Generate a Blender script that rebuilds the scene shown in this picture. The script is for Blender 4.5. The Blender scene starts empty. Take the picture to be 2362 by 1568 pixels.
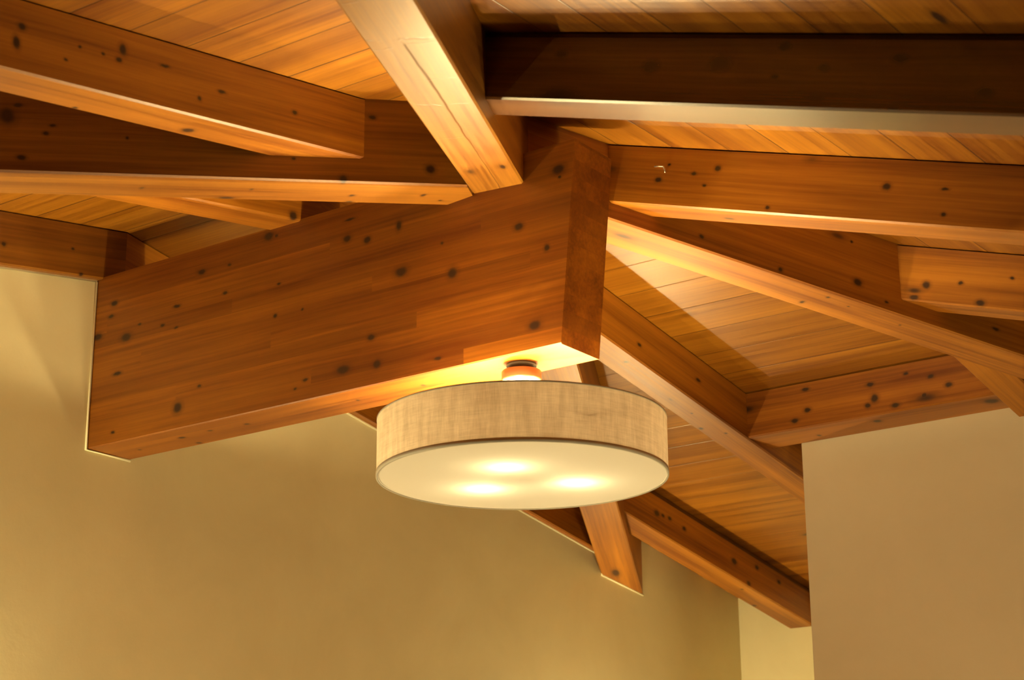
import bpy, bmesh, math
from mathutils import Vector, Matrix

# ---------------------------------------------------------------- measures
S = 1.75                      # survey unit -> metres
CAMZ = 1.6                    # camera height above the floor
def W(x, y, z): return Vector((S*x, S*y, S*z + CAMZ))

# ---------------------------------------------------------------- camera
sc = bpy.context.scene
cd = bpy.data.cameras.new('camera'); cam = bpy.data.objects.new('camera', cd)
sc.collection.objects.link(cam); sc.camera = cam
PI = math.pi
pit, rol, yaw = math.radians(17.623), math.radians(-0.4002), math.radians(126.0119)
Fh = Vector((math.cos(yaw), -math.sin(yaw), 0)); Rh = Vector((math.sin(yaw), math.cos(yaw), 0)); Uh = Vector((0, 0, 1))
Fw = Fh*math.cos(pit) + Uh*math.sin(pit); Up = -Fh*math.sin(pit) + Uh*math.cos(pit)
Rt = Rh*math.cos(rol) + Up*math.sin(rol); Ut = -Rh*math.sin(rol) + Up*math.cos(rol)
M = Matrix((Rt, Ut, -Fw)).transposed().to_4x4(); M.translation = Vector((0, 0, CAMZ))
cam.matrix_world = M
cd.sensor_width = 36; cd.lens = 4356.73/2362*36; cd.clip_start = .02; cd.clip_end = 60
cd.dof.use_dof = True; cd.dof.focus_distance = 5.3; cd.dof.aperture_fstop = 6.0

# ---------------------------------------------------------------- world, exposure
w = bpy.data.worlds.new('night'); sc.world = w; w.use_nodes = True
w.node_tree.nodes['Background'].inputs[0].default_value = (.9, .62, .35, 1)
w.node_tree.nodes['Background'].inputs[1].default_value = .0
sc.view_settings.view_transform = 'Standard'; sc.view_settings.look = 'None'
sc.view_settings.gamma = 1; sc.view_settings.use_curve_mapping = False
sc.view_settings.exposure = 0.06
LAMP_COL = (1.0, .80, .40)
P_BULB, P_SC1, P_SC2 = 25.0, 50.0, 94.0

def point(name, loc, power, radius, parent=None, col=LAMP_COL):
    l = bpy.data.lights.new(name, 'POINT'); l.energy = power; l.color = col; l.shadow_soft_size = radius; l.use_soft_falloff = False
    o = bpy.data.objects.new(name, l); sc.collection.objects.link(o); o.location = loc
    if parent: o.parent = parent
    return o
SHADE_T = .038
DIFF_T = .0155
BULBS = [(-.148, -.04), (.072, -.128), (.030, .105)]
BULB_H = .046
S1Y, S2Y = -3.44, -1.50
GLOBE_POS, GLOBE_R, GLOBE_L = (-.6, -2.2, -.80), .19, 86.
# knots read off the photographed faces: (along, out, up, long radius, cross radius)
KNOTS={'A': [(1.4321,0.0,0.0969,0.0084,0.007),(1.4479,0.0,0.0602,0.0072,0.0111),(1.2842,0.0,0.0883,0.0036,0.0024),(1.2204,0.0,0.0868,0.0037,0.0024),(1.3235,0.0,0.0515,0.0041,0.0029),(1.1645,0.0,0.1086,0.0088,0.0104),(1.1781,0.0,0.0827,0.0069,0.0049),(1.046,0.0,0.0968,0.0113,0.003),(0.9473,0.0,0.0439,0.0048,0.0046),(0.876,0.0,0.0726,0.0106,0.0034),(0.6375,0.0,0.0712,0.0078,0.0044),(0.9062,-0.0814,0.0,0.013,0.0106),(1.2113,-0.1039,0.0,0.0055,0.0039)],'B': [(1.2835,0.0,0.137,0.0146,0.0162),(1.2586,0.0,0.1631,0.0093,0.0037),(1.201,0.0,0.0989,0.0062,0.0037),(1.1848,0.0,0.1181,0.0062,0.0021),(1.2602,0.0,0.0396,0.0085,0.0047),(1.017,0.0,0.0964,0.0031,0.0024),(0.403,0.0,0.176,0.0088,0.0046),(0.2652,0.0,0.0467,0.0108,0.0092),(0.4987,0.0,0.0138,0.0091,0.0079),(0.6195,0.0,0.0612,0.0042,0.0022),(0.9698,-0.077,0.0,0.0046,0.0058),(0.7079,-0.0657,0.0,0.0037,0.0045),(0.4418,-0.0877,0.0,0.0071,0.0062),(0.4333,-0.1344,0.0,0.0086,0.0063),(0.2577,-0.0713,0.0,0.0052,0.007),(0.1969,-0.105,0.0,0.0042,0.004)],'D': [(0.5844,0.0,0.1044,0.0103,0.0049),(0.8215,0.0,0.0798,0.0125,0.009),(0.9858,0.0,0.0882,0.0155,0.0103),(1.1164,0.0,0.0631,0.0062,0.0031),(1.1253,0.0,0.1253,0.0086,0.0056),(1.2206,0.0,0.0833,0.0076,0.0055),(1.3765,0.0,0.1038,0.0113,0.006),(1.5579,0.0,0.0416,0.0105,0.0062),(1.2151,0.0,0.0219,0.0107,0.0029),(1.3838,0.0,0.0072,0.0067,0.0043),(1.2055,-0.0393,0.0,0.0041,0.0047),(1.388,-0.0158,0.0,0.0071,0.0058)],'E': [(0.3283,0.0,0.0673,0.008,0.0052),(0.4302,0.0,0.0887,0.0065,0.004),(0.4687,0.0,0.0607,0.0045,0.0028),(0.6619,0.0,0.0159,0.0049,0.0038),(0.4959,0.0,0.1059,0.0077,0.0062),(0.3516,0.0,0.1088,0.0033,0.0023),(0.9645,0.0,0.086,0.009,0.0069),(1.1115,0.0,0.0883,0.0081,0.0023),(1.1207,0.0,0.0283,0.0048,0.0041),(0.5141,-0.0723,0.0,0.0127,0.0065)],'F': [(0.5061,0.0,0.0313,0.0059,0.0043),(0.7556,0.0,0.012,0.0062,0.0057),(1.003,0.0,0.0494,0.0122,0.009),(1.1017,0.0,0.0202,0.0058,0.0032),(1.4765,0.0,0.0488,0.0097,0.004),(0.9755,0.0,0.1629,0.0036,0.0026),(0.8997,-0.1061,0.0,0.0055,0.0089),(0.9322,-0.0326,0.0,0.0044,0.0049),(0.8903,-0.1483,0.0,0.0031,0.0051),(1.0091,-0.0456,0.0,0.0026,0.0031),(1.1894,-0.0551,0.0,0.0031,0.0038)],'M': [(0.7001,0.0,0.0473,0.0097,0.0086),(0.799,0.0,0.0615,0.0063,0.0043),(0.9408,0.0,0.0881,0.0055,0.0036),(0.8657,0.0,0.0122,0.0109,0.0072),(0.6712,0.0,0.0092,0.0111,0.0061)],'ridge': [(0.4308,0.0,0.4405,0.0131,0.006),(0.5373,0.0,0.4384,0.0051,0.0033),(0.0798,0.0,0.4199,0.0113,0.0069),(0.069,0.0,0.3827,0.0094,0.0044),(0.0177,0.0,0.3297,0.0156,0.0089),(0.1371,0.0,0.3066,0.0175,0.0107),(0.5248,0.0,0.359,0.0076,0.0039),(0.3384,0.0,0.3586,0.0111,0.0043),(0.1901,0.0,0.3352,0.0055,0.003),(0.2845,0.0,0.3133,0.0067,0.0036),(0.3391,0.0,0.296,0.0062,0.003),(0.6821,0.0,0.4889,0.0148,0.0104),(0.7108,0.0,0.4849,0.0049,0.0039),(0.9652,0.0,0.4178,0.0115,0.0081),(1.0339,0.0,0.3979,0.0098,0.0074),(1.1402,0.0,0.4137,0.0074,0.011),(1.1494,0.0,0.2856,0.0167,0.0114),(1.3146,0.0,0.2463,0.0125,0.0123),(1.2816,0.0,0.3338,0.0042,0.003),(1.5196,0.0,0.3225,0.0116,0.0081),(1.0526,0.0,0.1287,0.0103,0.0071),(0.9723,0.0,0.4699,0.0154,0.0028),(0.7153,0.0,0.2545,0.0057,0.0041),(0.8124,0.0,0.2531,0.0036,0.0025),(0.7248,0.0,0.3429,0.0057,0.0029),(1.6426,0.0,0.4229,0.0045,0.0035),(1.6397,0.0,0.4433,0.0149,0.0104),(1.6024,0.0,0.2492,0.0065,0.0073),(1.564,0.0,0.0594,0.0148,0.01),(0.3604,0.0,0.0601,0.0138,0.0127),(0.109,0.0,0.2038,0.0138,0.0047),(0.1051,0.0,0.0317,0.0064,0.0033),(0.4403,0.0,0.1076,0.006,0.0038),(0.9603,0.0,0.0599,0.0188,0.0101),(1.0732,0.0,0.0539,0.011,0.0094),(1.2694,0.0,0.032,0.0097,0.0037),(0.8303,0.0,0.0559,0.0078,0.0039),(0.795,0.0,0.0379,0.0043,0.0027),(0.4201,-0.069,0.0,0.0072,0.0051),(0.3046,-0.0753,0.0,0.0097,0.0069),(0.1115,-0.0992,0.0,0.004,0.0044),(0.5479,-0.0791,0.0,0.0071,0.005),(0.3002,-0.1462,0.0,0.0074,0.0062),(1.1623,-0.0773,0.0,0.0049,0.0055),(0.9414,-0.0825,0.0,0.0045,0.0048)],'G': [(1.1081,0.0,0.0528,0.0097,0.005),(1.4565,0.0,0.0779,0.012,0.0045),(1.1009,-0.0408,0.0,0.0062,0.0057),(1.6445,-0.097,0.0,0.0068,0.0057),(1.7122,-0.0425,0.0,0.0046,0.0038),(1.5241,-0.0607,0.0,0.0033,0.0028)],'H': [(0.5716,0.0,0.1174,0.0067,0.0043),(0.6538,0.0,0.0935,0.0091,0.0064),(0.4475,0.0,0.1032,0.0106,0.0058),(0.4595,0.0,0.0554,0.0113,0.0115),(0.7105,0.0,0.0565,0.0101,0.007),(0.6278,0.0,0.036,0.0073,0.0064),(0.5293,0.0,0.0209,0.0119,0.0071),(0.2226,0.0,0.0572,0.0103,0.0066),(0.1746,0.0,0.0287,0.0112,0.0059),(0.4351,0.0,0.0359,0.0084,0.0065),(0.2187,0.0,0.1269,0.0111,0.0052),(0.8178,-0.0684,0.0,0.0191,0.0217),(0.4325,-0.068,0.0,0.0113,0.0137),(0.2003,-0.1173,0.0,0.0052,0.009)],'J': [(2.4293,0.0,0.0702,0.0153,0.0094),(2.4725,0.0,0.0753,0.0093,0.0052),(2.5217,0.0,0.0807,0.0109,0.0061),(2.629,0.0,0.0759,0.0112,0.007),(3.0161,0.0,0.0687,0.0173,0.01),(3.1989,0.0,0.1008,0.0126,0.0074),(3.3853,0.0,0.0979,0.0131,0.0066),(3.1375,0.0,0.0141,0.0124,0.0073),(3.4127,0.0,-0.0122,0.015,0.0065),(3.3621,-0.0996,0.0,0.0092,0.0073),(3.1568,-0.0409,0.0,0.0061,0.005)],'L': [(0.4417,0.0,0.0587,0.007,0.0051),(0.1662,0.0,0.0044,0.0067,0.004),(0.1924,0.0,0.0771,0.005,0.0033)],'K': [(0.1106,0.0,0.0098,0.0125,0.0106)]}
# ---------------------------------------------------------------- roof survey
ZC, Mm, M2 = 1.1517, .1632, .3079          # ceiling height at the ridge, pitch of long and of end slopes
YR, X0 = -2.0465, -1.5011                  # ridge line, apex
XG, XL = -2.3091, -2.2944                  # gable wall plane, gable rafter face
Y0, RW_, ZB, ZT = -2.0, .0929, .7647, 1.0569
YH, WH, ZHT, ZHB, XRW = -3.0526, .1019, .9875, .8998, -1.6111
YREC = -4.131
RB = 1.0615                                # rafter underside at the ridge line
G = math.radians(62.48)
CG, SG = math.cos(G), math.sin(G)
GAP = .0022
def near_z(y): return ZC - Mm*abs(y - YR)

# ---------------------------------------------------------------- helpers
def link(name, bm, mat, parent=None, mw=None, smooth=False):
    me = bpy.data.meshes.new(name); bmesh.ops.recalc_face_normals(bm, faces=bm.faces[:]); bm.to_mesh(me); bm.free()
    o = bpy.data.objects.new(name, me); sc.collection.objects.link(o)
    if mat: me.materials.append(mat)
    if smooth:
        for p in me.polygons: p.use_smooth = True
    if mw is not None: o.matrix_world = mw
    if parent is not None:
        o.parent = parent; 
        if mw is not None: o.matrix_parent_inverse = parent.matrix_world.inverted()
    return o
def tag(o, label, cat, group=None):
    o['label'] = label; o['category'] = cat
    if group: o['group'] = group
    return o
def struct(o, label, cat=None):
    o['kind'] = 'structure'; o['label'] = label; o['category'] = cat or 'wall'
    return o
def frame(o, d, n):
    d = d.normalized(); n = n.normalized(); z = d.cross(n)
    if z.z < 0: z = -z
    n2 = z.cross(d)                       # keep right handed: x=d, y=n2, z
    return d, n2, z
def solid(planes, mw, bev=0., lo=-9, hi=9):
    """convex solid bounded by world-space planes (point, outward normal), in the local space of mw"""
    bm = bmesh.new(); bmesh.ops.create_cube(bm, size=2)
    for v in bm.verts: v.co *= 20
    inv = mw.inverted(); r3 = mw.to_3x3().transposed()
    for p, n in planes:
        lp = inv @ p; ln = (r3 @ n).normalized()
        g = bmesh.ops.bisect_plane(bm, geom=bm.verts[:]+bm.edges[:]+bm.faces[:], plane_co=lp, plane_no=ln, clear_outer=True, dist=1e-6)
        ed = [e for e in g['geom_cut'] if isinstance(e, bmesh.types.BMEdge)]
        if ed: bmesh.ops.contextual_create(bm, geom=ed)
    bmesh.ops.remove_doubles(bm, verts=bm.verts[:], dist=1e-5)
    bmesh.ops.recalc_face_normals(bm, faces=bm.faces[:])
    if bev:
        # chamfer only the two visible long lower edges (local x direction)
        zs = []
        for e in bm.edges:
            if len(e.link_faces) == 2:
                a = (e.verts[1].co-e.verts[0].co)
                if a.length > .05 and abs(a.normalized().x) > .999:
                    f1, f2 = e.link_faces
                    if min(f1.normal.z, f2.normal.z) < -.9: zs.append(e)
        if zs: bmesh.ops.bevel(bm, geom=zs, offset=bev, segments=1, profile=.5, affect='EDGES')
    return bm
def pl(x, y, z, nx, ny, nz=0): return (W(x, y, z), Vector((nx, ny, nz)))
# handy vertical cutting planes in plan; diag(sign_x, sign_y) = side faces of the four diagonal beams
HB = .0398                                 # half width of the diagonal beams
def diag_dir(sx, sy): return Vector((sx*CG, sy*SG, 0))
def diag_face(sx, sy, side):
    """side=+1: the face looking towards +X, -1: towards -X. returns (point, unit normal)"""
    d = diag_dir(sx, sy); n = Vector((-d.y, d.x, 0))
    if n.x*side < 0: n = -n
    p = W(X0, YR, 1.0) + n*HB*S
    return p, n

# ---------------------------------------------------------------- materials
def nt(mat):
    mat.use_nodes = True; t = mat.node_tree; t.nodes.clear()
    out = t.nodes.new('ShaderNodeOutputMaterial'); b = t.nodes.new('ShaderNodeBsdfPrincipled')
    t.links.new(b.outputs[0], out.inputs[0]); return t, b, out
def N(t, k, **kw):
    n = t.nodes.new(k)
    for a, v in kw.items(): setattr(n, a, v)
    return n
def math_(t, op, a, b=None, c=None, clamp=False):
    n = t.nodes.new('ShaderNodeMath'); n.operation = op; n.use_clamp = clamp
    for i, v in enumerate((a, b, c)):
        if v is None: continue
        if hasattr(v, 'links'): t.links.new(v, n.inputs[i])
        else: n.inputs[i].default_value = v
    return n.outputs[0]
def mix(t, fac, a, b, kind='MIX'):
    n = t.nodes.new('ShaderNodeMix'); n.data_type = 'RGBA'; n.blend_type = kind
    for s, v in ((0, fac), (6, a), (7, b)):
        if hasattr(v, 'links'): t.links.new(v, n.inputs[s])
        else: n.inputs[s].default_value = v if s == 0 else (*v, 1) if len(v) == 3 else v
    return n.outputs[2]
def noise(t, vec, sx, sy, sz, scale=1., detail=3, rough=.55, off=0., dist=0.):
    m = N(t, 'ShaderNodeMapping'); m.inputs['Scale'].default_value = (sx, sy, sz); m.inputs['Location'].default_value = (off, off*.7, off*1.3)
    t.links.new(vec, m.inputs[0])
    n = N(t, 'ShaderNodeTexNoise'); n.inputs['Scale'].default_value = scale; n.inputs['Detail'].default_value = detail
    n.inputs['Roughness'].default_value = rough; n.inputs['Distortion'].default_value = dist
    t.links.new(m.outputs[0], n.inputs['Vector']); return n.outputs[0]
def ramp(t, f, stops):
    r = N(t, 'ShaderNodeValToRGB'); e = r.color_ramp.elements
    while len(e) < len(stops): e.new(.5)
    for i, (p, c) in enumerate(stops):
        e[i].position = p; e[i].color = (*c, 1) if len(c) == 3 else c
    t.links.new(f, r.inputs[0]); return r.outputs[0]
def rng(t, v, a, b, c=0., d=1.):
    n = N(t, 'ShaderNodeMapRange'); n.clamp = True
    for i, q in enumerate((a, b, c, d)): n.inputs[i+1].default_value = q
    t.links.new(v, n.inputs[0]); return n.outputs[0]

def knot_group():
    g = bpy.data.node_groups.new('knot', 'ShaderNodeTree')
    g.interface.new_socket('Vector', in_out='INPUT', socket_type='NodeSocketVector')
    g.interface.new_socket('Centre', in_out='INPUT', socket_type='NodeSocketVector')
    g.interface.new_socket('Scale', in_out='INPUT', socket_type='NodeSocketVector')
    g.interface.new_socket('Old', in_out='INPUT', socket_type='NodeSocketFloat')
    g.interface.new_socket('Dist', in_out='OUTPUT', socket_type='NodeSocketFloat')
    i = g.nodes.new('NodeGroupInput'); o = g.nodes.new('NodeGroupOutput')
    s = g.nodes.new('ShaderNodeVectorMath'); s.operation = 'SUBTRACT'
    m = g.nodes.new('ShaderNodeVectorMath'); m.operation = 'MULTIPLY'
    l = g.nodes.new('ShaderNodeVectorMath'); l.operation = 'LENGTH'
    k = g.nodes.new('ShaderNodeMath'); k.operation = 'MINIMUM'
    g.links.new(i.outputs[0], s.inputs[0]); g.links.new(i.outputs[1], s.inputs[1])
    g.links.new(s.outputs[0], m.inputs[0]); g.links.new(i.outputs[2], m.inputs[1])
    g.links.new(m.outputs[0], l.inputs[0]); g.links.new(l.outputs[1], k.inputs[0]); g.links.new(i.outputs[3], k.inputs[1])
    g.links.new(k.outputs[0], o.inputs[0]); return g
KG = knot_group()

WOOD_L, WOOD_D = (.42, .158, .011), (.145, .036, .0018)
def wood(name, knots=(), seed=0., lams=0., tint=(1, 1, 1), rough=.42, crack=False, random_knots=True, plank=0., poff=0., seam=.7, pale=None, coat=0.):
    """pine, grain along local x.  knots: (x, y, z, long radius, cross radius) in local metres"""
    mat = bpy.data.materials.new(name); t, b, out = nt(mat)
    tc = N(t, 'ShaderNodeTexCoord'); P = tc.outputs['Object']
    # gentle wandering of the grain
    wob = noise(t, P, 2.2, 7, 7, detail=2, off=seed)
    av = N(t, 'ShaderNodeVectorMath', operation='ADD'); cx = N(t, 'ShaderNodeCombineXYZ')
    t.links.new(math_(t, 'MULTIPLY', math_(t, 'SUBTRACT', wob, .5), .013), cx.inputs[2])
    t.links.new(math_(t, 'MULTIPLY', math_(t, 'SUBTRACT', wob, .5), .013), cx.inputs[1])
    t.links.new(P, av.inputs[0]); t.links.new(cx.outputs[0], av.inputs[1]); Q = av.outputs[0]
    sx = N(t, 'ShaderNodeSeparateXYZ'); t.links.new(P, sx.inputs[0])
    if plank:
        idx = math_(t, 'FLOOR', math_(t, 'DIVIDE', math_(t, 'ADD', sx.outputs[1], poff), plank))
        wn = N(t, 'ShaderNodeTexWhiteNoise', noise_dimensions='1D'); t.links.new(math_(t, 'ADD', idx, seed), wn.inputs['W'])
        sh = N(t, 'ShaderNodeCombineXYZ'); t.links.new(math_(t, 'MULTIPLY', wn.outputs['Value'], 37.), sh.inputs[0])
        a2 = N(t, 'ShaderNodeVectorMath', operation='ADD'); t.links.new(Q, a2.inputs[0]); t.links.new(sh.outputs[0], a2.inputs[1]); Q = a2.outputs[0]
    elif lams:
        idx = math_(t, 'FLOOR', math_(t, 'DIVIDE', sx.outputs[2], lams))
        ix = math_(t, 'FLOOR', math_(t, 'ADD', math_(t, 'DIVIDE', sx.outputs[0], 1.35), math_(t, 'MULTIPLY', idx, .37)))
        wn = N(t, 'ShaderNodeTexWhiteNoise', noise_dimensions='1D'); t.links.new(math_(t, 'ADD', math_(t, 'MULTIPLY', idx, 3.1), math_(t, 'MULTIPLY', ix, 7.7)), wn.inputs['W'])
        sh = N(t, 'ShaderNodeCombineXYZ'); t.links.new(math_(t, 'MULTIPLY', wn.outputs['Value'], 23.), sh.inputs[0])
        a2 = N(t, 'ShaderNodeVectorMath', operation='ADD'); t.links.new(Q, a2.inputs[0]); t.links.new(sh.outputs[0], a2.inputs[1]); Q = a2.outputs[0]
    band = noise(t, Q, .55, 15, 15, detail=2, off=seed+3)
    fine = noise(t, Q, 2.4, 110, 110, detail=3, rough=.6, off=seed+9)
    big = noise(t, P, .8, 2.2, 2.2, detail=2, off=seed+5)
    f = math_(t, 'ADD', math_(t, 'ADD', math_(t, 'MULTIPLY', rng(t, band, .3, .7), .42), math_(t, 'MULTIPLY', rng(t, fine, .3, .7), .30)), math_(t, 'MULTIPLY', rng(t, big, .3, .7), .28))
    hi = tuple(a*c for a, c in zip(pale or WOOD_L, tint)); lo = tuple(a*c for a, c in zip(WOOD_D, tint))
    col = mix(t, rng(t, f, .2, .85), lo, hi)
    if plank or lams:
        col = mix(t, math_(t, 'MULTIPLY', wn.outputs['Value'], .30 if plank else .5), col, tuple(a*.62 for a in lo), 'MIX')
    dist = None
    if random_knots:
        m = N(t, 'ShaderNodeMapping'); m.inputs['Scale'].default_value = (3.2, 8.5, 8.5); m.inputs['Location'].default_value = (seed*1.7, seed, seed*.6)
        t.links.new(Q, m.inputs[0]); vo = N(t, 'ShaderNodeTexVoronoi'); vo.inputs['Scale'].default_value = 1.
        t.links.new(m.outputs[0], vo.inputs['Vector'])
        sc_ = N(t, 'ShaderNodeSeparateColor'); t.links.new(vo.outputs['Color'], sc_.inputs[0])
        # only some cells carry a knot, of varying size
        size = rng(t, sc_.outputs[0], .55, 1., .0, .115)
        dist = math_(t, 'DIVIDE', vo.outputs['Distance'], math_(t, 'ADD', size, .0005))
    if knots:
        cur = dist if dist is not None else 9.
        nz = N(t, 'ShaderNodeTexNoise'); nz.inputs['Scale'].default_value = 60; nz.inputs['Detail'].default_value = 2
        t.links.new(P, nz.inputs['Vector'])
        vs = N(t, 'ShaderNodeVectorMath', operation='MULTIPLY_ADD'); t.links.new(nz.outputs['Color'], vs.inputs[0]); vs.inputs[1].default_value = (.006, .006, .006); vs.inputs[2].default_value = (0, 0, 0)
        v2 = N(t, 'ShaderNodeVectorMath', operation='ADD'); t.links.new(P, v2.inputs[0]); t.links.new(vs.outputs[0], v2.inputs[1])
        v3 = N(t, 'ShaderNodeVectorMath', operation='SUBTRACT'); t.links.new(v2.outputs[0], v3.inputs[0]); v3.inputs[1].default_value = (.003, .003, .003)
        for (x, y, z, rl, rt) in knots:
            kg = N(t, 'ShaderNodeGroup'); kg.node_tree = KG
            t.links.new(v3.outputs[0], kg.inputs[0]); kg.inputs[1].default_value = (x, y, z)
            rl = max(rl, .0035); rt = max(rt, .0028)
            dep = .012                                                  # a knot runs a little way into the beam
            kg.inputs[2].default_value = (1/rl, 1/(rt if y else dep), 1/(dep if y else rt))
            if hasattr(cur, 'links'): t.links.new(cur, kg.inputs[3])
            else: kg.inputs[3].default_value = cur
            cur = kg.outputs[0]
        dist = cur
    if dist is not None:
        halo = rng(t, dist, .9, 2.3, 1., 0.); core = rng(t, dist, .7, 1.35, 1., 0.)
        col = mix(t, math_(t, 'MULTIPLY', halo, .5), col, tuple(a*.4 for a in lo))
        col = mix(t, math_(t, 'MULTIPLY', core, .93), col, (.024, .010, .006))
    bump_h = math_(t, 'MULTIPLY', fine, .35)
    if plank:
        u = math_(t, 'FRACT', math_(t, 'DIVIDE', math_(t, 'ADD', sx.outputs[1], poff), plank))
        e = math_(t, 'MULTIPLY', math_(t, 'MINIMUM', u, math_(t, 'SUBTRACT', 1., u)), plank)
        sm = rng(t, e, .0008, .0030, 1., 0.)
        wn2 = N(t, 'ShaderNodeTexWhiteNoise', noise_dimensions='1D'); t.links.new(math_(t, 'ADD', math_(t, 'FLOOR', math_(t, 'ADD', math_(t, 'DIVIDE', math_(t, 'ADD', sx.outputs[1], poff), plank), .5)), seed*3), wn2.inputs['W'])
        sf = math_(t, 'MULTIPLY', sm, math_(t, 'ADD', math_(t, 'MULTIPLY', wn2.outputs['Value'], .35), seam))
        col = mix(t, sf, col, (.05, .018, .006))
        bump_h = math_(t, 'SUBTRACT', bump_h, math_(t, 'MULTIPLY', sm, 1.4))
    if crack:
        # one long drying crack that opens and closes along the middle of the underside, and a few wavy cross checks
        ax = math_(t, 'ABSOLUTE', sx.outputs[0]); ay = math_(t, 'ABSOLUTE', sx.outputs[1])
        wv = noise(t, P, 3.5, 0, 0, detail=3, off=2.)
        cy = math_(t, 'ADD', math_(t, 'MULTIPLY', math_(t, 'SUBTRACT', wv, .5), .018), .065)
        d = math_(t, 'ABSOLUTE', math_(t, 'SUBTRACT', ay, cy))
        wd = rng(t, math_(t, 'ABSOLUTE', math_(t, 'SUBTRACT', ax, .95)), .04, .6, .0036, .0014)
        cr = rng(t, math_(t, 'DIVIDE', d, wd), .5, 1.3, 1., 0.)
        cr = math_(t, 'MULTIPLY', cr, rng(t, ax, 1.20, 1.22, 1., 0.))
        col = mix(t, math_(t, 'MULTIPLY', cr, .75), col, (.10, .045, .015))
        t.links.new(math_(t, 'MULTIPLY', math_(t, 'SUBTRACT', 1., math_(t, 'MULTIPLY', cr, .85)), .5), b.inputs['Specular IOR Level'])
        wq = math_(t, 'SUBTRACT', noise(t, P, 4, 22, 9, detail=2, off=7.), .5)
        lift = None
        for x0, sl, th, st in ((1.46, .12, .005, .8), (1.235, -.10, .008, 1.), (1.20, .28, .006, .8), (.975, .10, .0035, .6), (.80, -.16, .0035, .7), (.62, .2, .003, .35), (.545, .08, .0035, .7), (.40, -.12, .003, .3)):
            u = math_(t, 'ADD', math_(t, 'SUBTRACT', ax, x0), math_(t, 'ADD', math_(t, 'MULTIPLY', math_(t, 'SUBTRACT', ay, .065), sl), math_(t, 'MULTIPLY', wq, .035)))
            l1 = math_(t, 'MULTIPLY', rng(t, math_(t, 'ABSOLUTE', u), 0., th, 1., 0.), st)
            lift = l1 if lift is None else math_(t, 'MAXIMUM', lift, l1)
        lift = math_(t, 'MULTIPLY', lift, rng(t, noise(t, P, 5, 24, 9, off=12.), .38, .58))
        col = mix(t, math_(t, 'MULTIPLY', lift, .8), col, (.17, .08, .03))
        bump_h = math_(t, 'ADD', bump_h, math_(t, 'MULTIPLY', lift, 1.2)); bump_h = math_(t, 'SUBTRACT', bump_h, math_(t, 'MULTIPLY', cr, .0))
    t.links.new(col, b.inputs['Base Color'])
    rr = math_(t, 'ADD', math_(t, 'MULTIPLY', fine, .12), rough-.06); t.links.new(rr, b.inputs['Roughness'])
    bp = N(t, 'ShaderNodeBump'); bp.inputs['Strength'].default_value = .35; bp.inputs['Distance'].default_value = .0016
    t.links.new(bump_h, bp.inputs['Height']); t.links.new(bp.outputs[0], b.inputs['Normal'])
    b.inputs['IOR'].default_value = 1.45
    if coat: b.inputs['Coat Weight'].default_value = coat; b.inputs['Coat Roughness'].default_value = .27; b.inputs['Coat IOR'].default_value = 1.8
    return mat

def plaster(name, c1, c2, seed=0., scale=1.):
    mat = bpy.data.materials.new(name); t, b, out = nt(mat)
    tc = N(t, 'ShaderNodeTexCoord'); P = tc.outputs['Object']
    a = noise(t, P, 1, 1, 1, scale=2.1*scale, detail=5, rough=.62, off=seed, dist=.4)
    c = noise(t, P, 1, 1, 1, scale=.8*scale, detail=3, rough=.5, off=seed+4)
    f = math_(t, 'ADD', math_(t, 'MULTIPLY', rng(t, a, .32, .68), .55), math_(t, 'MULTIPLY', rng(t, c, .3, .7), .45))
    t.links.new(mix(t, f, c1, c2), b.inputs['Base Color']); b.inputs['Roughness'].default_value = .82
    h = noise(t, P, 1, 1, 1, scale=38, detail=4, rough=.6, off=seed)
    bp = N(t, 'ShaderNodeBump'); bp.inputs['Strength'].default_value = .12; bp.inputs['Distance'].default_value = .004
    t.links.new(h, bp.inputs['Height']); t.links.new(bp.outputs[0], b.inputs['Normal']); return mat
def simple(name, col, rough=.5, metal=0., emit=None, power=0.):
    mat = bpy.data.materials.new(name); t, b, out = nt(mat)
    n = noise(t, N(t, 'ShaderNodeTexCoord').outputs['Object'], 1, 1, 1, scale=25, detail=2)
    t.links.new(mix(t, n, tuple(c*.9 for c in col), tuple(min(1, c*1.1) for c in col)), b.inputs['Base Color'])
    b.inputs['Roughness'].default_value = rough; b.inputs['Metallic'].default_value = metal
    if emit: b.inputs['Emission Color'].default_value = (*emit, 1); b.inputs['Emission Strength'].default_value = power
    return mat

# ---------------------------------------------------------------- room shell
PL = plaster('ochre_plaster', (.66, .58, .34), (.78, .71, .44), 1.)
PD = plaster('umber_plaster', (.13, .07, .03), (.17, .10, .05), 9.)
PR = plaster('rosy_plaster', (.66, .56, .40), (.74, .65, .49), 5.)
NEARY, HIPX = 2.4, 1.25
def quadwall(name, pts, t_vec, mat, label, cat='wall'):
    bm = bmesh.new(); a = [bm.verts.new(p) for p in pts]; c = [bm.verts.new(p + t_vec) for p in pts]
    bm.faces.new(a); bm.faces.new(c[::-1]); n = len(pts)
    for i in range(n): bm.faces.new((a[i], a[(i+1) % n], c[(i+1) % n], c[i]))
    return struct(link(name, bm, mat), label, cat)
FL = -CAMZ/S
YI = YR - (X0-XG)*SG/CG                                   # where the diagonal beam enters the gable wall; beyond it the wall runs up to the boards
lb = lambda y: RB - Mm*abs(y - YR) + .0006                 # top of the gable wall: the underside of the gable rafters
lb = lambda y: RB - Mm*abs(y - YR)
quadwall('wall_left', [W(XG, NEARY, FL), W(XG, NEARY, lb(NEARY)), W(XG, YR, lb(YR)), W(XG, YI, lb(YI)), W(XG, YI, near_z(YI)), W(XG, YREC, near_z(YREC)), W(XG, YREC, FL)],
         Vector((-.30, 0, 0)), PL, 'ochre plastered gable wall that the big ridge beam runs into')
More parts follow.
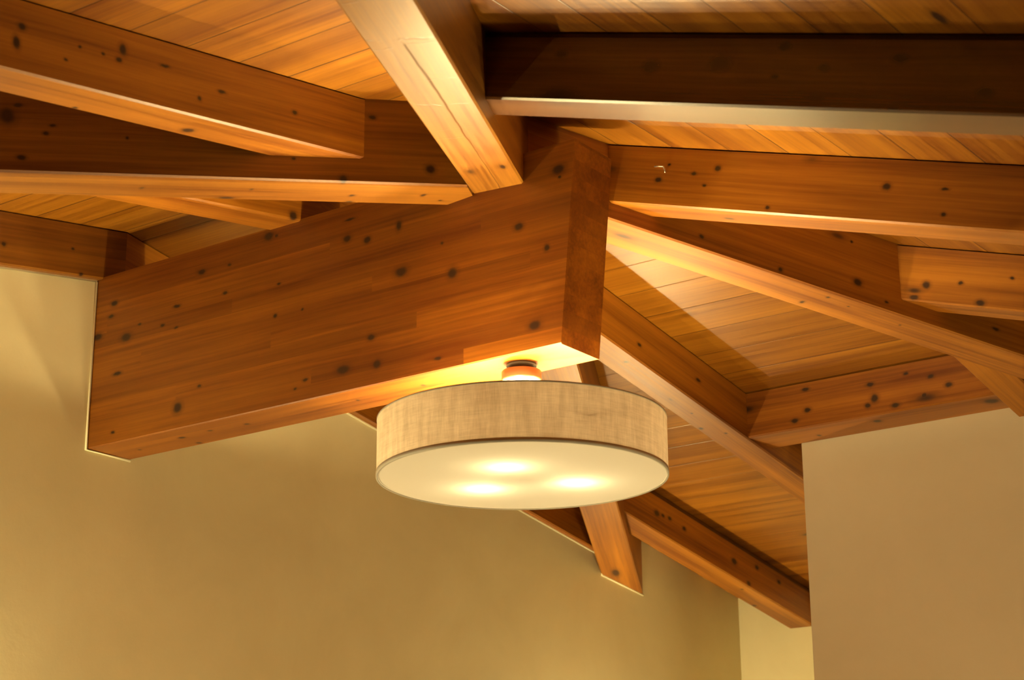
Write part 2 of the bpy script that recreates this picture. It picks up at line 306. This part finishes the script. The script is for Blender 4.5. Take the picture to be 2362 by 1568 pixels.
quadwall('wall_back', [W(XG-.17, YREC, FL), W(XRW+.4, YREC, FL), W(XRW+.4, YREC, near_z(YREC)), W(XG-.17, YREC, near_z(YREC))],
         Vector((0, -.25, 0)), PL, 'narrow strip of bright ochre wall behind the right wall corner')
yq = YH - WH
quadwall('wall_right', [W(XRW, yq, FL), W(HIPX+.2, yq, FL), W(HIPX+.2, yq, near_z(yq)), W(XRW, yq, near_z(yq))],
         Vector((0, S*(YREC-yq), 0)), PR, 'rosy beige plastered wall at the right under the eave beam')
zn = near_z(NEARY)
quadwall('wall_front', [W(XG-.17, NEARY, FL), W(HIPX+.2, NEARY, FL), W(HIPX+.2, NEARY, zn), W(XG-.17, NEARY, zn)],
         Vector((0, .25, 0)), PD, 'dark umber plastered wall behind the camera')
hz = ZC + M2*X0 - M2*HIPX
quadwall('wall_end', [W(HIPX, NEARY, FL), W(HIPX, yq, FL), W(HIPX, yq, hz+.02), W(HIPX, NEARY, hz+.02)],
         Vector((.25, 0, 0)), PD, 'dark umber plastered wall on the hip end beside the camera')
FM = bpy.data.materials.new('stone_tiles'); t, b, out = nt(FM)
br = N(t, 'ShaderNodeTexBrick'); br.offset = 0; br.inputs['Color1'].default_value = (.38, .3, .2, 1); br.inputs['Color2'].default_value = (.33, .26, .17, 1)
br.inputs['Mortar'].default_value = (.3, .24, .18, 1); br.inputs['Scale'].default_value = 1.; br.inputs['Mortar Size'].default_value = .006
br.inputs['Brick Width'].default_value = .3; br.inputs['Row Height'].default_value = .3
t.links.new(N(t, 'ShaderNodeTexCoord').outputs['Object'], br.inputs['Vector']); t.links.new(br.outputs[0], b.inputs['Base Color']); b.inputs['Roughness'].default_value = .45
quadwall('floor', [W(XG-.17, NEARY+.14, FL), W(HIPX+.2, NEARY+.14, FL), W(HIPX+.2, YREC-.14, FL), W(XG-.17, YREC-.14, FL)],
         Vector((0, 0, -.1)), FM, 'stone tiled floor', 'floor')

# ceiling boards: local x along the boards, y down the slope
PLK = .0926*S
def ceiling(pts, d, n, mat, label, origin):
    d, n2, z = frame(origin, d, n)
    mw = Matrix((d, n2, z)).transposed().to_4x4(); mw.translation = origin; inv = mw.inverted()
    bm = bmesh.new(); a = [bm.verts.new(inv @ p) for p in pts]; c = [bm.verts.new(inv @ p + Vector((0, 0, .03))) for p in pts]
    bm.faces.new(a); bm.faces.new(c[::-1]); k = len(pts)
    for i in range(k): bm.faces.new((a[i], a[(i+1) % k], c[(i+1) % k], c[i]))
    o = link('ceiling', bm, mat, mw=mw); return struct(o, label, 'ceiling')
cs = math.sqrt(1+Mm*Mm); cs2 = math.sqrt(1+M2*M2)
def hipx(y): return X0 + abs(y-YR)*CG/SG
def P_(x, y): return W(x, y, near_z(y))
XW = XG - .17
# near slope: board joints at Y = -1.297 - .0926 k ; far slope: Y = -2.5225 - .088 k
p1 = (.0926*S)*cs; o1 = ((-1.297 - YR) * S * cs) % p1
p2 = (.0882*S)*cs; o2 = ((YR + 2.5225) * S * cs) % p2
p3 = (.0925*S)*cs2; o3 = ((-1.0075 - X0) * S * cs2) % p3
mc1 = wood('ceiling_boards_near', seed=11., plank=p1, poff=0, seam=.75, tint=(1.1, 1.18, 1.0), rough=.4)
mc2 = wood('ceiling_boards_far', seed=17., plank=p2, poff=0, seam=.38, tint=(1.02, 1.1, 1.2), rough=.36)
mc3 = wood('ceiling_boards_end', seed=23., plank=p3, poff=0, seam=.7, tint=(.9, .97, .8), rough=.4)
def seam_origin(base, down, off): return base + down.normalized()*off
dn1 = Vector((0, 1, -Mm)); dn2 = Vector((0, -1, -Mm)); dn3 = Vector((1, 0, -M2))
ceiling([P_(XW, YR), P_(X0, YR), P_(hipx(NEARY+.14), NEARY+.14), P_(XW, NEARY+.14)], Vector((1, 0, 0)), dn1, mc1,
        'orange pine boards of the ceiling slope on the camera side of the ridge', seam_origin(P_(X0, YR), dn1, o1))
ceiling([P_(XW, YR), P_(XW, YREC-.14), P_(hipx(YREC-.14), YREC-.14), P_(X0, YR)], Vector((-1, 0, 0)), dn2, mc2,
        'pine boards of the far ceiling slope beyond the ridge', seam_origin(P_(X0, YR), dn2, o2))
def Hp(x, y): return W(x, y, ZC + M2*X0 - M2*x)
ceiling([Hp(X0, YR), Hp(hipx(YREC-.14), YREC-.14), Hp(HIPX+.15, YREC-.14), Hp(HIPX+.15, NEARY+.14), Hp(hipx(NEARY+.14), NEARY+.14)], Vector((0, 1, 0)), dn3, mc3,
        'pine boards of the ceiling slope at the hip end, upper right', seam_origin(Hp(X0, YR), dn3, o3))

# ---------------------------------------------------------------- beams
SEED = [0.]
def beam(name, key, origin, d, nvis, planes, label, cat, group=None, bev=.0045, lams=0., crack=False, tint=(1, 1, 1), rough=.42, rk=True, coat=0.):
    d, n2, z = frame(origin, d, nvis)
    if n2.dot(nvis) < 0: n2 = -n2
    # right handed frame with local y towards the visible side: flip x if needed
    x = d
    if x.cross(n2).dot(z) < 0: x = -x
    mw = Matrix((x, n2, z)).transposed().to_4x4(); mw.translation = origin
    ks = [((k[0] if x == d else -k[0]), k[1], k[2], k[3], k[4]) for k in KNOTS.get(key, [])]
    SEED[0] += 3.7
    m = wood(name+'_pine', ks, seed=SEED[0], lams=lams, crack=crack, tint=tint, rough=rough, random_knots=rk, coat=coat)
    o = link(name, solid(planes, mw, bev), m, mw=mw)
    return tag(o, label, cat, group)

def top(nrm3, zc_pt, gap=GAP): return (zc_pt - Vector((0, 0, gap*S)), nrm3)
TOPN = (W(X0, YR, ZC-GAP), Vector((0, Mm, 1)))       # near slope, ceiling
TOPF = (W(X0, YR, ZC-GAP), Vector((0, -Mm, 1)))
TOPH = (W(X0, YR, ZC-GAP), Vector((M2, 0, 1)))
def bot(z, kind):
    n = {'n': Vector((0, -Mm, -1)), 'f': Vector((0, Mm, -1)), 'h': Vector((-M2, 0, -1))}[kind]
    return (W(X0, YR, z), n)
def yhi(y): return pl(0, y, 0, 0, 1)
def ylo(y): return pl(0, y, 0, 0, -1)
def xhi(x): return pl(x, 0, 0, 1, 0)
def xlo(x): return pl(x, 0, 0, -1, 0)
def neg(pn): return (pn[0], -pn[1])
WR = .0655
WALLX = XG - .05
# the ridge beam, end cut raked outwards
rt0, rb0 = -1.344, -1.3722
e = Vector((ZT-ZB, 0, -(rt0-rb0)))
ridge = beam('ridge_beam', 'ridge', W(XG, Y0, ZB), Vector((1, 0, 0)), Vector((0, 1, 0)),
     [yhi(Y0), ylo(Y0-RW_), xlo(WALLX), pl(0, 0, ZB, 0, 0, -1), pl(0, 0, ZT, 0, 0, 1), (W(rb0, Y0, ZB), e)],
     'massive deep glued pine ridge beam that carries the round lamp', 'beam', lams=.042, bev=.003, rk=False, tint=(.86, .8, .75), rough=.46)
# the four diagonal beams
ZD = 1.0225
def diagonal(name, key, sx, sy, vis, extra, label, tint=(1, 1, 1), **kw):
    d = diag_dir(sx, sy); d.z = -Mm*SG
    pv, nv = diag_face(sx, sy, vis); po, no = diag_face(sx, sy, -vis)
    # origin: where the visible lower edge crosses the ridge line
    xo = X0 + (HB/SG)*vis
    # underside and top: slope along the beam, level across it
    ax = Vector((d.x, d.y, 0)).normalized(); k = Mm*SG
    b_ = (W(X0, YR, ZD), Vector((-ax.x*k, -ax.y*k, -1))); t_ = (W(X0, YR, ZC - GAP), Vector((ax.x*k, ax.y*k, 1)))
    ridgeside = ylo(YR) if sy > 0 else yhi(YR)
    mid = xhi(X0) if sx < 0 else xlo(X0)
    pls = [(pv, nv), (po, no), b_, t_, ridgeside] + extra
    return beam(name, key, W(xo, YR, ZD), d, nv, pls, label, 'beam', tint=tint, **kw)
# hips keep their full width to the ridge line; the two rear diagonals die against them
diagonal('hip_beam', 'C', 1, 1, 1, [yhi(NEARY+.03)], 'pale cracked hip beam coming from the top centre of the view down to the ridge beam', crack=True, tint=(.95, 1.12, 1.9), rough=.40)
diagonal('hip_beam', 'F', 1, -1, 1, [ylo(yq-.03)], 'hip beam running from behind the ridge beam end down to the right edge of the view')
diagonal('diagonal_beam', 'B', -1, 1, 1, [neg(diag_face(1, 1, -1)), xlo(WALLX)], 'long nearly level diagonal beam from the left edge of the view to the ridge beam', tint=(.72, .76, .95))
diagonal('diagonal_beam', 'I', -1, -1, 1, [neg(diag_face(1, -1, -1)), xlo(WALLX)], 'diagonal beam behind the lamp that drops into the ochre gable wall')

nB = neg(diag_face(-1, 1, 1)); nBl = diag_face(-1, 1, -1)
nI = neg(diag_face(-1, -1, 1)); nIl = diag_face(-1, -1, -1)
def clipface(face, keep_outside=True): return (face[0], -face[1]) if keep_outside else face
G1 = None
def rafter(name, key, x, w, side, extra, label, z=RB, gap=None, **kw):
    """common rafter, right face at x; side +1 on the camera side of the ridge, -1 beyond it"""
    tp = TOPN if side > 0 else TOPF
    if gap: tp = (tp[0] - Vector((0, 0, gap)), tp[1])
    d = Vector((0, side, -Mm))
    return beam(name, key, W(x, YR, z), d, Vector((1, 0, 0)), [xhi(x), xlo(x-w), tp, bot(z, 'n' if side > 0 else 'f')] + extra, label, 'rafter', **kw)
fBr, fBl, fIr, fIl = diag_face(-1, 1, 1), diag_face(-1, 1, -1), diag_face(-1, -1, 1), diag_face(-1, -1, -1)
fFr, fFl, fCr = diag_face(1, -1, 1), diag_face(1, -1, -1), diag_face(1, 1, 1)
rafter('rafter', 'A', -1.5735, WR, 1, [clipface(fBr), yhi(NEARY+.03)], 'upper left rafter butting against the long diagonal beam')
rafter('rafter', 'K', -1.8532, WR, 1, [ylo(YR), clipface(fBl)], 'short rafter seen under the long diagonal beam, resting on the ridge beam')
rafter('rafter', 'L', XL, .11, 1, [ylo(YR), yhi(NEARY+.03)], 'gable rafter on top of the plaster at the far left', rk=True, tint=(.6, .58, .6))
rafter('rafter', 'L2', XL, .11, -1, [yhi(YR), clipface(fIl), ylo(YI)], 'dark gable rafter following the wall top behind the lamp')
rafter('rafter', 'K2', -1.8532, WR, -1, [yhi(YR), clipface(fIl)], 'short far rafter meeting its twin over the ridge beam')
rafter('rafter', 'G', -1.6702, WR, -1, [clipface(fIr), ylo(YREC-.02)], 'far rafter passing the eave beam corner, right of the lamp')
jr = rafter('rafter', 'J', -2.1042, WR, -1, [clipface(fIr), ylo(YREC-.02)], 'lowest far rafter, ending on the narrow bright wall strip', gap=.017)
rafter('rafter', 'N', -1.1155, WR, -1, [clipface(fFl), ylo(yq-.03)], 'short rafter stub between the right hip beam and the eave beam')
# thin filler above the lowest rafter, tinted dark for the shade in the gap
def strip(parent, x, w, side, extra, gap):
    z = ZC - GAP
    tp = TOPF; lowp = (W(X0, YR, ZC-GAP) - Vector((0, 0, gap)), Vector((0, Mm, -1)))
    mw = parent.matrix_world.copy()
    m = wood('dark_gap_filler_wood', seed=91., tint=(.3, .25, .25), random_knots=False)
    return link('dark_gap_filler', solid([xhi(x), xlo(x-w), tp, lowp]+extra, mw), m, parent, mw=mw)
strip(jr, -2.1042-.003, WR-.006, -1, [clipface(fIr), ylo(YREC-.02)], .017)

def jack(key, y, label, extra, z=None, gap=None, **kw):
    hz_ = (ZC - .0925)
    tp = TOPH
    if gap: tp = (tp[0] - Vector((0, 0, gap)), tp[1])
    return beam('rafter', key, W(X0, y, hz_), Vector((1, 0, -M2)), Vector((0, 1, 0)), [yhi(y), ylo(y-WR), tp, bot(hz_, 'h'), xhi(HIPX+.03)] + extra, label, 'rafter', **kw)
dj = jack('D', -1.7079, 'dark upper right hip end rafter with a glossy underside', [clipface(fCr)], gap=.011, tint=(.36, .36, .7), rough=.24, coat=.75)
lowp = (W(X0, YR, ZC-GAP) - Vector((0, 0, .011)), Vector((-M2, 0, -1)))
link('dark_gap_filler', solid([yhi(-1.7109), ylo(-1.7109-WR+.006), TOPH, lowp, xhi(HIPX+.03), clipface(fCr)], dj.matrix_world.copy()), wood('dark_gap_filler_wood', seed=95., tint=(.25, .2, .2), random_knots=False), dj, mw=dj.matrix_world.copy())  # dark filler here too, the gap's shade put into its tint
jack('E', -2.1635, 'reddish hip end rafter level with the ridge beam end, with a small nail', [clipface(fFr)])
jack('M', -2.626, 'short knotty hip end rafter at the right edge below the longer one', [clipface(fFr)], tint=(.88, .86, .9))
# eave beam on the right wall
beam('eave_beam', 'H', W(-1.67, YH, ZHB), Vector((1, 0, 0)), Vector((0, 1, 0)),
     [yhi(YH), ylo(YH-WH), xlo(-1.6702), xhi(HIPX+.03), pl(0, 0, ZHB, 0, 0, -1), (W(X0, YR, ZC-GAP), Vector((0, -Mm, 1)))],
     'knotty level eave beam along the top of the rosy right wall', 'beam', tint=(.95, .88, .85))

# small bent nail in the reddish rafter
def tube(pts, r, mat, name, parent=None, seg=10):
    bm = bmesh.new(); rings = []
    for i, p in enumerate(pts):
        a = pts[max(i-1, 0)]; c = pts[min(i+1, len(pts)-1)]; d = (c-a).normalized()
        u = d.cross(Vector((.3, .2, .93))).normalized(); v = d.cross(u)
        rings.append([bm.verts.new(p + (u*math.cos(q*2*PI/seg) + v*math.sin(q*2*PI/seg))*r) for q in range(seg)])
    for A_, B_ in zip(rings, rings[1:]):
        for q in range(seg): bm.faces.new((A_[q], A_[(q+1) % seg], B_[(q+1) % seg], B_[q]))
    bm.faces.new(rings[0][::-1]); bm.faces.new(rings[-1])
    return link(name, bm, mat, parent, smooth=True)
STEEL = simple('galvanised_steel', (.55, .52, .46), .35, .9)
NP = W(-1.305, -2.1635, 1.058)
nail = tube([NP + Vector((-.012, .012, .003)), NP + Vector((.002, .013, 0)), NP + Vector((.012, .010, -.002)), NP + Vector((.013, .004, -.010)), NP + Vector((.013, .003, -.017))], .0018, STEEL, 'bent_nail')
tag(nail, 'tiny bent nail sticking out of the reddish rafter right of the ridge beam end', 'nail')

# ---------------------------------------------------------------- plaster bead where timber meets the gable wall
BEAD = plaster('bead_plaster', (.74, .66, .42), (.80, .72, .48), 3.)
BR = .004
def bead(name, pts, label):
    return struct(tube(pts, BR, BEAD, name, seg=8), label, 'trim')
bx_ = XG + .001
bead('trim_1', [W(bx_, NEARY, lb(NEARY)-.001), W(bx_, Y0+.0025, lb(Y0)-.001), W(bx_, Y0+.0022, 1.05), W(bx_, Y0+.0022, ZB-.002), W(bx_, Y0-RW_-.001, ZB-.002)], 'pale plaster bead around the ridge beam and along the gable rafter at the left')
ei = YI
def ipt(y, dz):                     # underside of the diagonal beam where it meets the wall
    r = math.hypot((XG-X0), (y-YR)); ax = Vector((-CG, -SG)); k = Mm*SG
    return W(bx_, y, ZD - k*((XG-X0)*ax.x + (y-YR)*ax.y) + dz)
bead('trim_2', [W(bx_, Y0-RW_-.04, lb(Y0-RW_-.04)-.001), W(bx_, YI+HB/CG-.004, lb(YI+HB/CG)-.001), ipt(YI+HB/CG, -.001), ipt(YI-HB/CG, -.001)], 'pale plaster bead under the dark gable rafter and the diagonal beam end')

# ---------------------------------------------------------------- ceiling lamp
LX, LY = -1.4716, YR
LR, LZ0, LZ1 = .1996*S, .6022, .6836
base = W(LX, LY, ZB)
lamp = bpy.data.objects.new('ceiling_lamp', None); sc.collection.objects.link(lamp); lamp.location = base
bpy.context.view_layer.update()
tag(lamp, 'round drum lamp with linen shade and glowing white diffuser under the ridge beam', 'lamp')
def lathe(name, prof, mat, seg=96, parent=lamp, close=False, loc=(0, 0)):
    bm = bmesh.new(); rings = []
    for r, z in prof:
        if r < 1e-6: rings.append([bm.verts.new((loc[0], loc[1], z))])
        else: rings.append([bm.verts.new((loc[0]+r*math.cos(2*PI*i/seg), loc[1]+r*math.sin(2*PI*i/seg), z)) for i in range(seg)])
    pr = list(zip(rings, rings[1:])) + ([(rings[-1], rings[0])] if close else [])
    for a, c in pr:
        if len(a) == 1 and len(c) == 1: continue
        for i in range(seg):
            j = (i+1) % seg
            if len(a) == 1: bm.faces.new((a[0], c[i], c[j]))
            elif len(c) == 1: bm.faces.new((a[i], c[0], a[j]))
            else: bm.faces.new((a[i], c[i], c[j], a[j]))
    o = link(name, bm, mat, smooth=True); o.parent = parent; return o
h0, h1 = (LZ0-ZB)*S, (LZ1-ZB)*S
# linen
LN = bpy.data.materials.new('beige_linen'); t, b, out = nt(LN)
tc = N(t, 'ShaderNodeTexCoord'); sp = N(t, 'ShaderNodeSeparateXYZ'); t.links.new(tc.outputs['Object'], sp.inputs[0])
ang = math_(t, 'MULTIPLY', math_(t, 'ARCTAN2', sp.outputs[1], sp.outputs[0]), LR)
cv = N(t, 'ShaderNodeCombineXYZ'); t.links.new(ang, cv.inputs[0]); t.links.new(sp.outputs[2], cv.inputs[1])
th1 = noise(t, cv.outputs[0], 420, 26, 0, detail=3, rough=.6); th2 = noise(t, cv.outputs[0], 26, 420, 0, detail=3, rough=.6, off=5)
slub = noise(t, cv.outputs[0], 60, 9, 0, detail=3, off=11); slub2 = noise(t, cv.outputs[0], 9, 60, 0, detail=3, off=17)
fw = math_(t, 'ADD', math_(t, 'ADD', math_(t, 'MULTIPLY', rng(t, th1, .3, .7), .28), math_(t, 'MULTIPLY', rng(t, th2, .3, .7), .24)),
           math_(t, 'ADD', math_(t, 'MULTIPLY', rng(t, slub, .35, .65), .28), math_(t, 'MULTIPLY', rng(t, slub2, .3, .7), .20)))
colL = mix(t, fw, (.42, .335, .235), (.84, .72, .56))
t.links.new(colL, b.inputs['Base Color']); b.inputs['Roughness'].default_value = .85; b.inputs['Specular IOR Level'].default_value = .1
tr = N(t, 'ShaderNodeBsdfTranslucent'); t.links.new(mix(t, 1., colL, (.86, .80, .72), 'MULTIPLY'), tr.inputs[0])
bp = N(t, 'ShaderNodeBump'); bp.inputs['Strength'].default_value = .5; bp.inputs['Distance'].default_value = .001; t.links.new(fw, bp.inputs['Height']); t.links.new(bp.outputs[0], b.inputs['Normal'])
ms = N(t, 'ShaderNodeMixShader'); ms.inputs[0].default_value = SHADE_T; t.links.new(b.outputs[0], ms.inputs[1]); t.links.new(tr.outputs[0], ms.inputs[2]); t.links.new(ms.outputs[0], out.inputs[0])
shade = lathe('lamp_shade', [(LR, h0+.004), (LR, h1-.002)], LN, 128)
HEM = simple('grey_olive_trim', (.42, .38, .31), .6)
hem = lathe('bottom_trim', [(LR-.0035, h0), (LR+.0012, h0), (LR+.0014, h0+.0105), (LR-.0008, h0+.0105), (LR-.0008, h0+.003), (LR-.0035, h0+.003)], HEM, 128, close=True)
hem2 = lathe('top_trim', [(LR-.0015, h1-.004), (LR+.001, h1-.004), (LR+.001, h1), (LR-.0015, h1)], HEM, 128, close=True)
# diffuser
DF = bpy.data.materials.new('opal_acrylic'); t, b, out = nt(DF)
b.inputs['Base Color'].default_value = (.62, .58, .52, 1); b.inputs['Roughness'].default_value = .6
b.inputs['Specular IOR Level'].default_value = .3
tr = N(t, 'ShaderNodeBsdfTranslucent'); nn = noise(t, N(t, 'ShaderNodeTexCoord').outputs['Object'], 1, 1, 1, scale=3)
t.links.new(mix(t, nn, (.90, .87, .82), (.93, .90, .85)), tr.inputs[0])
ms = N(t, 'ShaderNodeMixShader'); ms.inputs[0].default_value = DIFF_T; t.links.new(b.outputs[0], ms.inputs[1]); t.links.new(tr.outputs[0], ms.inputs[2]); t.links.new(ms.outputs[0], out.inputs[0])
lathe('diffuser', [(0, h0+.0022), (LR-.0036, h0+.0022)], DF, 128)
# chrome canopy with a recess at its top, stem, spider ring, hub
CH = bpy.data.materials.new('chrome_brown_reflection'); t, b, out = nt(CH)
b.inputs['Base Color'].default_value = (.20, .075, .028, 1); b.inputs['Metallic'].default_value = .35; b.inputs['Roughness'].default_value = .12  # brown base colour stands in for timber mirrored in the chrome
nn = noise(t, N(t, 'ShaderNodeTexCoord').outputs['Object'], 1, 1, 1, scale=8); t.links.new(rng(t, nn, 0., 1., .3, .42), b.inputs['Roughness'])
DK = simple('shaded_mount', (.06, .045, .035), .5)  # dark colour carries the shade cast by the canopy below
lathe('mounting_plate', [(0, 0), (.037, 0), (.037, -.006), (.031, -.006), (.031, -.020), (0, -.020)], DK, 48)
can = lathe('canopy', [(0, -.017), (.040, -.017), (.0475, -.018), (.049, -.020), (.049, -.040), (.0478, -.0425), (0, -.0425)], CH, 64)
lathe('canopy_plate', [(0, -.0420), (.0472, -.0420), (.0472, -.0440), (0, -.0440)], simple('lit_pale_metal', (.8, .66, .54), .35, .6), 48)  # paler copy of the canopy bottom, bulb light put into its colour
lathe('stem', [(.007, -.0425), (.007, h0+.030)], STEEL, 24)
hub = lathe('socket_hub', [(0, h0+.072), (.030, h0+.072), (.034, h0+.06), (.034, h0+.032), (.012, h0+.026), (.012, h0+.010), (0, h0+.010)], simple('white_metal', (.75, .72, .68), .4), 48)
BG = simple('warm_bulb_glass', (.9, .85, .75), .3, emit=(1., .62, .25), power=18.)
import_bulbs = []
for k, (bx, by) in enumerate(BULBS):
    bx, by, bz = bx, by, h0 + BULB_H
    for nm, r0, r1, mt in (('socket', .034, .062, STEEL),):
        a = math.atan2(by, bx)
        tube([Vector((math.cos(a)*.03, math.sin(a)*.03, bz)), Vector((math.cos(a)*(math.hypot(bx, by)-.028), math.sin(a)*(math.hypot(bx, by)-.028), bz))], .012, mt, 'socket', seg=16).parent = lamp
    bl = lathe('bulb', [(0, bz+.018)] + [(.018*math.sin(q*PI/12), bz+.018*math.cos(q*PI/12)) for q in range(1, 12)] + [(0, bz-.018)], BG, 24, loc=(bx, by))
    bl.visible_shadow = True
    import_bulbs.append((bx, by, bz))
for s_ in range(3):
    a = s_*2*PI/3 + .5
    tube([Vector((math.cos(a)*.03, math.sin(a)*.03, h0+.068)), Vector((math.cos(a)*(LR-.001), math.sin(a)*(LR-.001), h0+.068))], .002, STEEL, 'spoke', seg=8).parent = lamp
for k, (bx, by, bz) in enumerate(import_bulbs):
    # the light itself hangs just clear of the glass on the open side
    point('bulb_light', base + Vector((bx, by, bz)), P_BULB, .0185)

# ---------------------------------------------------------------- wall uplighters on the gable wall (below the view)
CER = simple('white_plaster_uplighter', (.78, .75, .68), .7)
def sconce(y, z, label, power):
    R_ = .10; D_ = .11; org = W(XG, y, z)
    bm = bmesh.new(); seg = 24; lay = 8; th = .006; rows = []
    for inner in (0, 1):
        g = []
        for j in range(lay+1):
            q = j/lay; rr = (R_ - inner*th)*math.sqrt(max(0, 1-(q*.82)**2)); zz = -D_*q + (th if inner and j == lay else 0)
            g.append([bm.verts.new((rr*math.sin(PI*i/seg)*1.5, rr*math.cos(PI*i/seg), zz)) for i in range(seg+1)])
        rows.append(g)
    for g in rows:
        for a, c in zip(g, g[1:]):
            for i in range(seg): bm.faces.new((a[i], a[i+1], c[i+1], c[i]))
        bm.faces.new(g[-1])
    for i in range(seg): bm.faces.new((rows[0][0][i], rows[0][0][i+1], rows[1][0][i+1], rows[1][0][i]))
    o = link('wall_uplighter', bm, CER, smooth=True); o.location = org
    tag(o, label, 'lamp', None)
    bl = lathe('bulb', [(0, .012)] + [(.016*math.sin(q*PI/10), .016*math.cos(q*PI/10)) for q in range(1, 10)] + [(0, -.016)], BG, 20, parent=o, loc=(.055, 0))
    bl.location = (0, 0, -.02)
    point('uplighter_light', org + Vector((.055, 0, -.02)), power, .017)
    return o
sconce(S1Y, .150, 'white half bowl uplighter on the gable wall right of the lamp, below the view', P_SC1)
sconce(S2Y, .150, 'white half bowl uplighter on the gable wall left of the ridge beam, below the view', P_SC2)

# ---------------------------------------------------------------- glowing globe added as low fill light, right of the camera and below the view
gx, gy, gz = GLOBE_POS
GP = W(gx, gy, gz)
fl = bpy.data.objects.new('fill_globe', None); sc.collection.objects.link(fl); fl.location = (GP.x, GP.y, 0)
tag(fl, 'white glowing globe added as low fill light, on the floor below the view', 'lamp')
FILL_MAT = bpy.data.materials.new('fill_glow'); t, b, out = nt(FILL_MAT)
wv = N(t, 'ShaderNodeTexWave', wave_type='BANDS', bands_direction='Z'); wv.inputs['Scale'].default_value = 12
t.links.new(N(t, 'ShaderNodeTexCoord').outputs['Object'], wv.inputs['Vector'])
t.links.new(mix(t, wv.outputs[0], (.8, .78, .72), (.88, .86, .8)), b.inputs['Base Color'])
b.inputs['Emission Color'].default_value = (*LAMP_COL, 1); b.inputs['Emission Strength'].default_value = GLOBE_L
lathe('glowing_globe', [(GLOBE_R*math.sin(q*PI/24), GP.z + GLOBE_R*math.cos(q*PI/24)) for q in range(25)], FILL_MAT, 40, parent=fl)
BLK = simple('black_steel', (.03, .03, .03), .4, .6)
lathe('base', [(0, 0), (.08, 0), (.08, .012), (.03, .02), (.03, GP.z-GLOBE_R+.006), (0, GP.z-GLOBE_R+.006)], BLK, 40, parent=fl)
